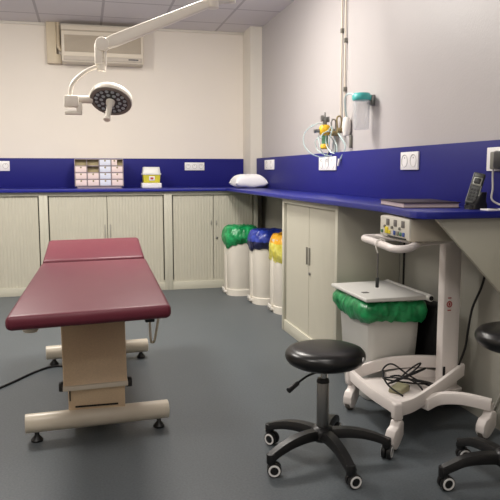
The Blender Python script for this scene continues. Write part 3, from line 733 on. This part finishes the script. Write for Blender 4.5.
def castor(x, y, ang, ztop):
    c, s_ = math.cos(ang), math.sin(ang)
    prof = [(-.018, ztop-.145+.02), (-.020, ztop-.05), (-.012, ztop-.052), (.020, ztop-.048)]
    mt = Matrix.Translation((x, y, 0)) @ Matrix.Rotation(ang, 4, 'Z')
    pts = [(.022, .060), (.022, .115), (.012, .128), (-.016, .128), (-.026, .105), (-.052, .095), (-.068, .07), (-.070, .04), (-.058, .018), (-.040, .010), (-.018, .018), (.006, .040)]
    m = MB().prism([mt @ Vector((a_, -.023, z_)) for a_, z_ in pts], (mt.to_3x3() @ Vector((0, .046, 0))), bev=.005)
    m.cyl((x, y, .12), (x, y, ztop), .016)
    k = m.build('castor', 'cart_white', CT)
    q_ = mt @ Vector((-.034, -.013, .034)); q2 = mt @ Vector((-.034, .013, .034))
    MB().cyl(q_, q2, .034, n=24, bev=.004).build('castor_wheel', 'wheel_grey', k)
castor(1.298, 3.040, math.radians(40), .16)
castor(1.284, 2.525, math.radians(35), .16)
castor(1.742, 2.530, math.radians(20), .16)
castor(1.755, 2.985, math.radians(70), .16)

# electrosurgical unit on the trolley
EU = thing('electrosurgical_unit', 'beige electrosurgical unit with coloured sockets on the trolley shelf', 'medical device', (1.46, 2.71, .9))
em = Matrix.Translation((1.345, 2.725, .895)) @ Matrix.Rotation(math.radians(-2), 4, 'Z')
MB().box((.008, -.155, 0), (.33, .155, .098), bev=.006, mtx=em).build('unit_housing', 'unit_beige', EU)
fp = MB().box((0, -.154, .003), (.012, .154, .096), bev=.004, mtx=em).build('front_panel', 'unit_face', EU)
for y in (.065, -.015, -.095):
    MB().box((-.003, y-.016, .056), (.001, y+.016, .086), bev=.002, mtx=em).build('display_window', 'socket_well', fp)
    MB().cyl(em @ Vector((-.008, y+.03, .050)), em @ Vector((.001, y+.03, .050)), .007, n=16, bev=.002).build('control_knob', 'adapter_grey', fp)
for y, k, n_ in ((.075, 'plug_yellow', .022), (.045, 'plug_yellow', .013), (-.01, 'plug_blue', .014), (-.045, 'adapter_grey', .014), (-.075, 'plug_green', .012), (-.105, 'plug_blue', .013), (.128, 'plug_green', .011)):
    MB().box((-.006, y-n_*.7, .018), (.001, y+n_*.7, .018+n_*1.4), bev=.003, mtx=em).build('socket_plug', k, fp)
MB().box((-.006, -.13, .006), (.0, .06, .012), bev=.002, mtx=em).build('lower_strip', 'black_matte', fp)
# probe hanging from the handle
PB = thing('hanging_probe', 'thin grey probe hanging on a hook from the trolley handle', 'probe', (1.258, 2.70, .68))
MB().tube([(1.258, 2.70, .835), (1.258, 2.70, .77), (1.258, 2.70, .715)], .004, n=8).build('probe_shaft', 'steel', PB)
MB().tube([(1.293, 2.70, .870), (1.290, 2.70, .890), (1.271, 2.70, .897), (1.253, 2.70, .889), (1.248, 2.70, .868), (1.252, 2.70, .85), (1.258, 2.70, .835)], .0035, n=8).build('hook', 'white_plastic', PB)
MB().cyl((1.258, 2.70, .68), (1.258, 2.70, .725), .008, bev=.002).build('probe_tip', 'phone_grey', PB)

# cables in the tray, small pedal, feed cable
def tangle():
    mb = MB(); r_ = .0042
    def Lp(cx_, cy_, ax, ay, z0, zh, tilt, n=11, turns=1, ph=0):
        return [(cx_+ax*math.cos(ph+2*PI*turns*i/n), cy_+ay*math.sin(ph+2*PI*turns*i/n), z0+zh*(.5+.5*math.cos(ph+2*PI*turns*i/n+tilt))) for i in range(n+1)]
    mb.tube(Lp(1.47, 2.80, .115, .10, .158, .085, 2.2, 11, 1, .3), r_, n=8)
    mb.tube(Lp(1.49, 2.84, .09, .075, .160, .10, 1.0, 10, 1, 1.3), r_, n=8)
    mb.tube(Lp(1.52, 2.86, .045, .05, .185, .085, .6, 9, 1, .2), r_, n=8)
    mb.tube([(1.41, 2.72, .157), (1.37, 2.80, .19), (1.38, 2.88, .235), (1.45, 2.92, .25), (1.52, 2.88, .20), (1.58, 2.80, .17), (1.63, 2.83, .160)], r_, n=8)
    mb.tube([(1.50, 2.90, .19), (1.53, 2.84, .185), (1.57, 2.81, .18), (1.61, 2.80, .17), (1.66, 2.80, .165)], r_, n=8)
    mb.tube([(1.47, 2.89, .20), (1.52, 2.82, .19), (1.58, 2.79, .185), (1.63, 2.785, .172)], r_, n=8)
    mb.tube([(1.51, 2.70, .157), (1.52, 2.76, .18), (1.51, 2.83, .19), (1.46, 2.87, .205), (1.42, 2.88, .20)], r_, n=8)
    return mb
tag(tangle().build('cable_tangle', 'black_matte', origin=(1.45, 2.8, .15)), 'loose tangle of black cable lying in the trolley tray', 'cable')
FP = thing('foot_pedal', 'small olive-grey foot pedal under the cables in the trolley tray', 'foot pedal', (1.43, 2.80, .151))
fm = Matrix.Translation((1.43, 2.80, .1515)) @ Matrix.Rotation(math.radians(35), 4, 'Z')
MB().hexa([fm @ Vector(p) for p in ((-.045, -.035, 0), (.045, -.035, 0), (.045, .035, 0), (-.045, .035, 0), (-.042, -.032, .022), (.042, -.032, .032), (.042, .032, .032), (-.042, .032, .022))], bev=.005).build('pedal_body', 'pedal_olive', FP)
MB().box((.03, -.033, .004), (.047, .033, .026), bev=.003, mtx=fm).build('pedal_hinge', 'black_plastic', FP)
o = MB().tube([(1.775, 2.68, 1.0), (1.785, 2.66, .80), (1.78, 2.66, .74), (1.772, 2.68, .66), (1.757, 2.72, .56), (1.752, 2.74, .46), (1.752, 2.76, .36), (1.745, 2.79, .28), (1.725, 2.792, .22), (1.68, 2.785, .17), (1.62, 2.80, .158)], .0055, n=8).build('feed_cable', 'black_matte')
tag(o, 'black cable curving down right of the trolley column into its tray', 'cable')
o = MB().tube([(W-.006, 2.42, .62), (W-.012, 2.46, .48), (W-.012, 2.50, .36), (W-.012, 2.56, .22), (W-.01, 2.65, .05), (W-.012, 2.7, .006)], .004, n=8).build('thin_cable', 'cable_grey')
tag(o, 'thin grey cable hanging on the wall behind the cropped stool', 'cable')

# ------------------------------------------------------------------ stools
def stool(label, x, y, seat_z, a0, sx=0., sy=0., lever=True, rot_w=(), RC=.277):
    r = thing('stool', label, 'stool', (x, y, 0), 0, None, world=False)
    R_ = .166
    prof = [(0, -.080), (.09, -.080), (.130, -.076), (.152, -.064), (.164, -.047), (.166, -.036), (.163, -.023), (.152, -.010), (.130, -.002), (.10, .002), (.06, .004), (0, .005)]
    MB().lathe(prof, 64, mtx=Matrix.Translation((sx, sy, seat_z))).build('seat', 'black_vinyl', r)
    MB().lathe([(0, seat_z-.092), (.05, seat_z-.092), (.06, seat_z-.079), (0, seat_z-.079)], 24, mtx=Matrix.Translation((sx, sy, 0))).build('seat_plate', 'black_plastic', r)
    MB().cyl((0, 0, .30), (sx, sy, seat_z-.085), .014, n=24).build('piston', 'chrome', r)
    zc_ = .335
    MB().cyl((0, 0, .10), (0, 0, zc_), .0255, n=28, bev=.002).build('gas_column', 'steel', r)
    MB().cyl((0, 0, zc_-.004), (0, 0, zc_+.014), .0275, .024, n=28, bev=.003).build('collar', 'black_plastic', r)
    if lever:
        MB().lathe([(0, 0), (.011, 0), (.010, .0025), (0, .003)], 16, mtx=Matrix.Translation((sx+.116, sy-.120, seat_z-.032)) @ Matrix.Rotation(math.radians(-46), 4, 'Z') @ Matrix.Rotation(math.radians(88), 4, 'Y')).build('pale_spot', 'socket_white', r)  # small pale disc on the seat rim
        z = seat_z-.098; dv = Vector((-.80, -.45, 0)).normalized()
        lv = MB().tube([Vector((sx, sy, z))+dv*.03, Vector((sx, sy, z-.002))+dv*.10, Vector((sx, sy, z-.014))+dv*.15, Vector((sx, sy, z-.024))+dv*.175], .0045, n=10).build('height_lever', 'black_plastic', r)
        MB().tube([Vector((sx, sy, z-.020))+dv*.165, Vector((sx, sy, z-.028))+dv*.190, Vector((sx, sy, z-.038))+dv*.218], .009, n=12, r_end=.0115).build('paddle', 'black_plastic', lv)
    MB().lathe([(0, .085), (.04, .085), (.052, .095), (.052, .125), (.040, .140), (.028, .146), (0, .146)], 32).build('hub', 'black_plastic', r)
    pr_ = [(-.022, -.018), (.022, -.018), (.024, -.004), (.016, .014), (-.016, .014), (-.024, -.004)]
    for k in range(5):
        t = a0+k*2*PI/5; c, s_ = math.cos(t), math.sin(t)
        P = lambda rad, z: Vector((rad*c, rad*s_, z))
        m = MB().sweep([P(.02, .118), P(.10, .122), P(.17, .114), P(.235*RC/.277, .098), P(RC+.008, .078)], pr_, scales=[(1.15, 1.2), (1.1, 1.15), (1, 1.05), (.92, 1), (.86, .95)], sub=5, smooth=True)
        m.cyl(P(RC, .052), P(RC, .092), .019, n=18, bev=.003)
        lg = m.build('leg', 'black_plastic', r)
        wa = rot_w[k] if k < len(rot_w) else random.uniform(-.5, .5)
        ax = Vector((math.sin(wa), -math.cos(wa), 0)); ctr = P(RC, .0285) + Vector((-ax.y, ax.x, 0))*.012
        m = MB().cyl(ctr-ax*.021, ctr-ax*.003, .0285, n=28, bev=.004).cyl(ctr+ax*.003, ctr+ax*.021, .0285, n=28, bev=.004).cyl(ctr-ax*.004, ctr+ax*.004, .014)
        m.box((-.012, -.006, .045), (.012, .006, .058), mtx=Matrix.Translation(P(RC, 0)))
        q_ = ax.to_track_quat('Z', 'Y').to_matrix().to_4x4()
        for sg in (1, -1):
            qq = q_.copy(); qq.translation = ctr+ax*(.0205*sg)
            m.lathe([(.0165, -.0012), (.0165, .002), (.0235, .002), (.0245, -.0012)], 28, mi=1, mtx=qq)
        m.build('castor', ['black_plastic', 'socket_white'], lg)
    return r
stool('round black stool with lever on five castors, standing clear in front of the trolley', .932, 2.50, .482, math.radians(129.5), .008, .0, rot_w=(-.9, -.25, .1, .9, .9), RC=.268)
stool('round black stool cropped by the right picture edge, seat set higher', 1.53, 2.10, .615, math.radians(100), .035, .0, lever=False, rot_w=(-.15, .0, .5, .3, .6), RC=.250)

# ------------------------------------------------------------------ light
def area(name, loc, size, power, col=(1, .955, .89), rot=(0, 0, 0)):
    l = bpy.data.lights.new(name, 'AREA'); l.shape = 'RECTANGLE'; l.size, l.size_y = size; l.energy = power; l.color = col
    o = bpy.data.objects.new(name, l); COL.objects.link(o); o.location = loc; o.rotation_euler = rot; return o
for x, y, p in ((-.9, 4.8, 44), (.6, 4.8, 40), (-.9, 1.8, 17), (.6, 1.8, 13), (.3, -.8, 11)):
    area('ceiling_panel_light', (x, y, ZC-.015), (.58, .58), p)
def fill_point(loc, power, r=.16, col=(1, .955, .90)):  # unseen point lights, added to brighten the ceiling and upper walls
    l = bpy.data.lights.new('ceiling_fill_light', 'POINT'); l.shadow_soft_size = r; l.energy = power; l.color = col
    o = bpy.data.objects.new('ceiling_fill_light', l); COL.objects.link(o); o.location = loc
for x, y, p in ((-.9, 4.7, 40), (.7, 4.5, 38), (-.9, 1.6, 15), (.3, .6, 13)): fill_point((x, y, 2.42), p)
w = bpy.data.worlds.new('room_air'); S.world = w; w.use_nodes = True
w.node_tree.nodes['Background'].inputs['Color'].default_value = (.9, .88, .86, 1); w.node_tree.nodes['Background'].inputs['Strength'].default_value = .15

# ------------------------------------------------------------------ camera
cd = bpy.data.cameras.new('camera'); cam = bpy.data.objects.new('camera', cd); COL.objects.link(cam)
f = Vector((math.sin(YAW)*math.cos(PITCH), math.cos(YAW)*math.cos(PITCH), -math.sin(PITCH)))
r0 = Vector((math.cos(YAW), -math.sin(YAW), 0)); u0 = r0.cross(f)
c, s_ = math.cos(ROLL), math.sin(ROLL)
r_ = c*r0+s_*u0; u_ = -s_*r0+c*u0
mw = Matrix(((r_.x, u_.x, -f.x, 0), (r_.y, u_.y, -f.y, 0), (r_.z, u_.z, -f.z, CAM_H), (0, 0, 0, 1)))
cam.matrix_world = mw
cd.sensor_fit = 'HORIZONTAL'; cd.sensor_width = 36; cd.lens = 36*FPX/500; cd.clip_start = .05
S.camera = cam
S.view_settings.view_transform = 'Standard'; S.view_settings.look = 'None'; S.view_settings.exposure = 0.0
S.cycles.max_bounces = 8; S.cycles.diffuse_bounces = 5; S.cycles.use_denoising = True
S.cycles.sample_clamp_indirect = 4
for o in S.objects:
    if '_w' in o: del o['_w']

GROUPS = {'tambour_cabinet': 'tambour cabinets under the worktop', 'pedal_bin': 'pedal bins in the corner', 'stool': 'round black stools', 'socket_outlet': 'white socket outlets on the splashbacks',
          'gas_pipe': 'gas pipes on the grey wall', 'gas_outlet': 'gas outlets beside the oxygen regulator', 'splashback': 'blue splashback panels', 'bin_bag': 'coloured bin bags'}
for o in S.objects:
    if o.parent is None and o.name.split('.')[0] in GROUPS: o['group'] = GROUPS[o.name.split('.')[0]]
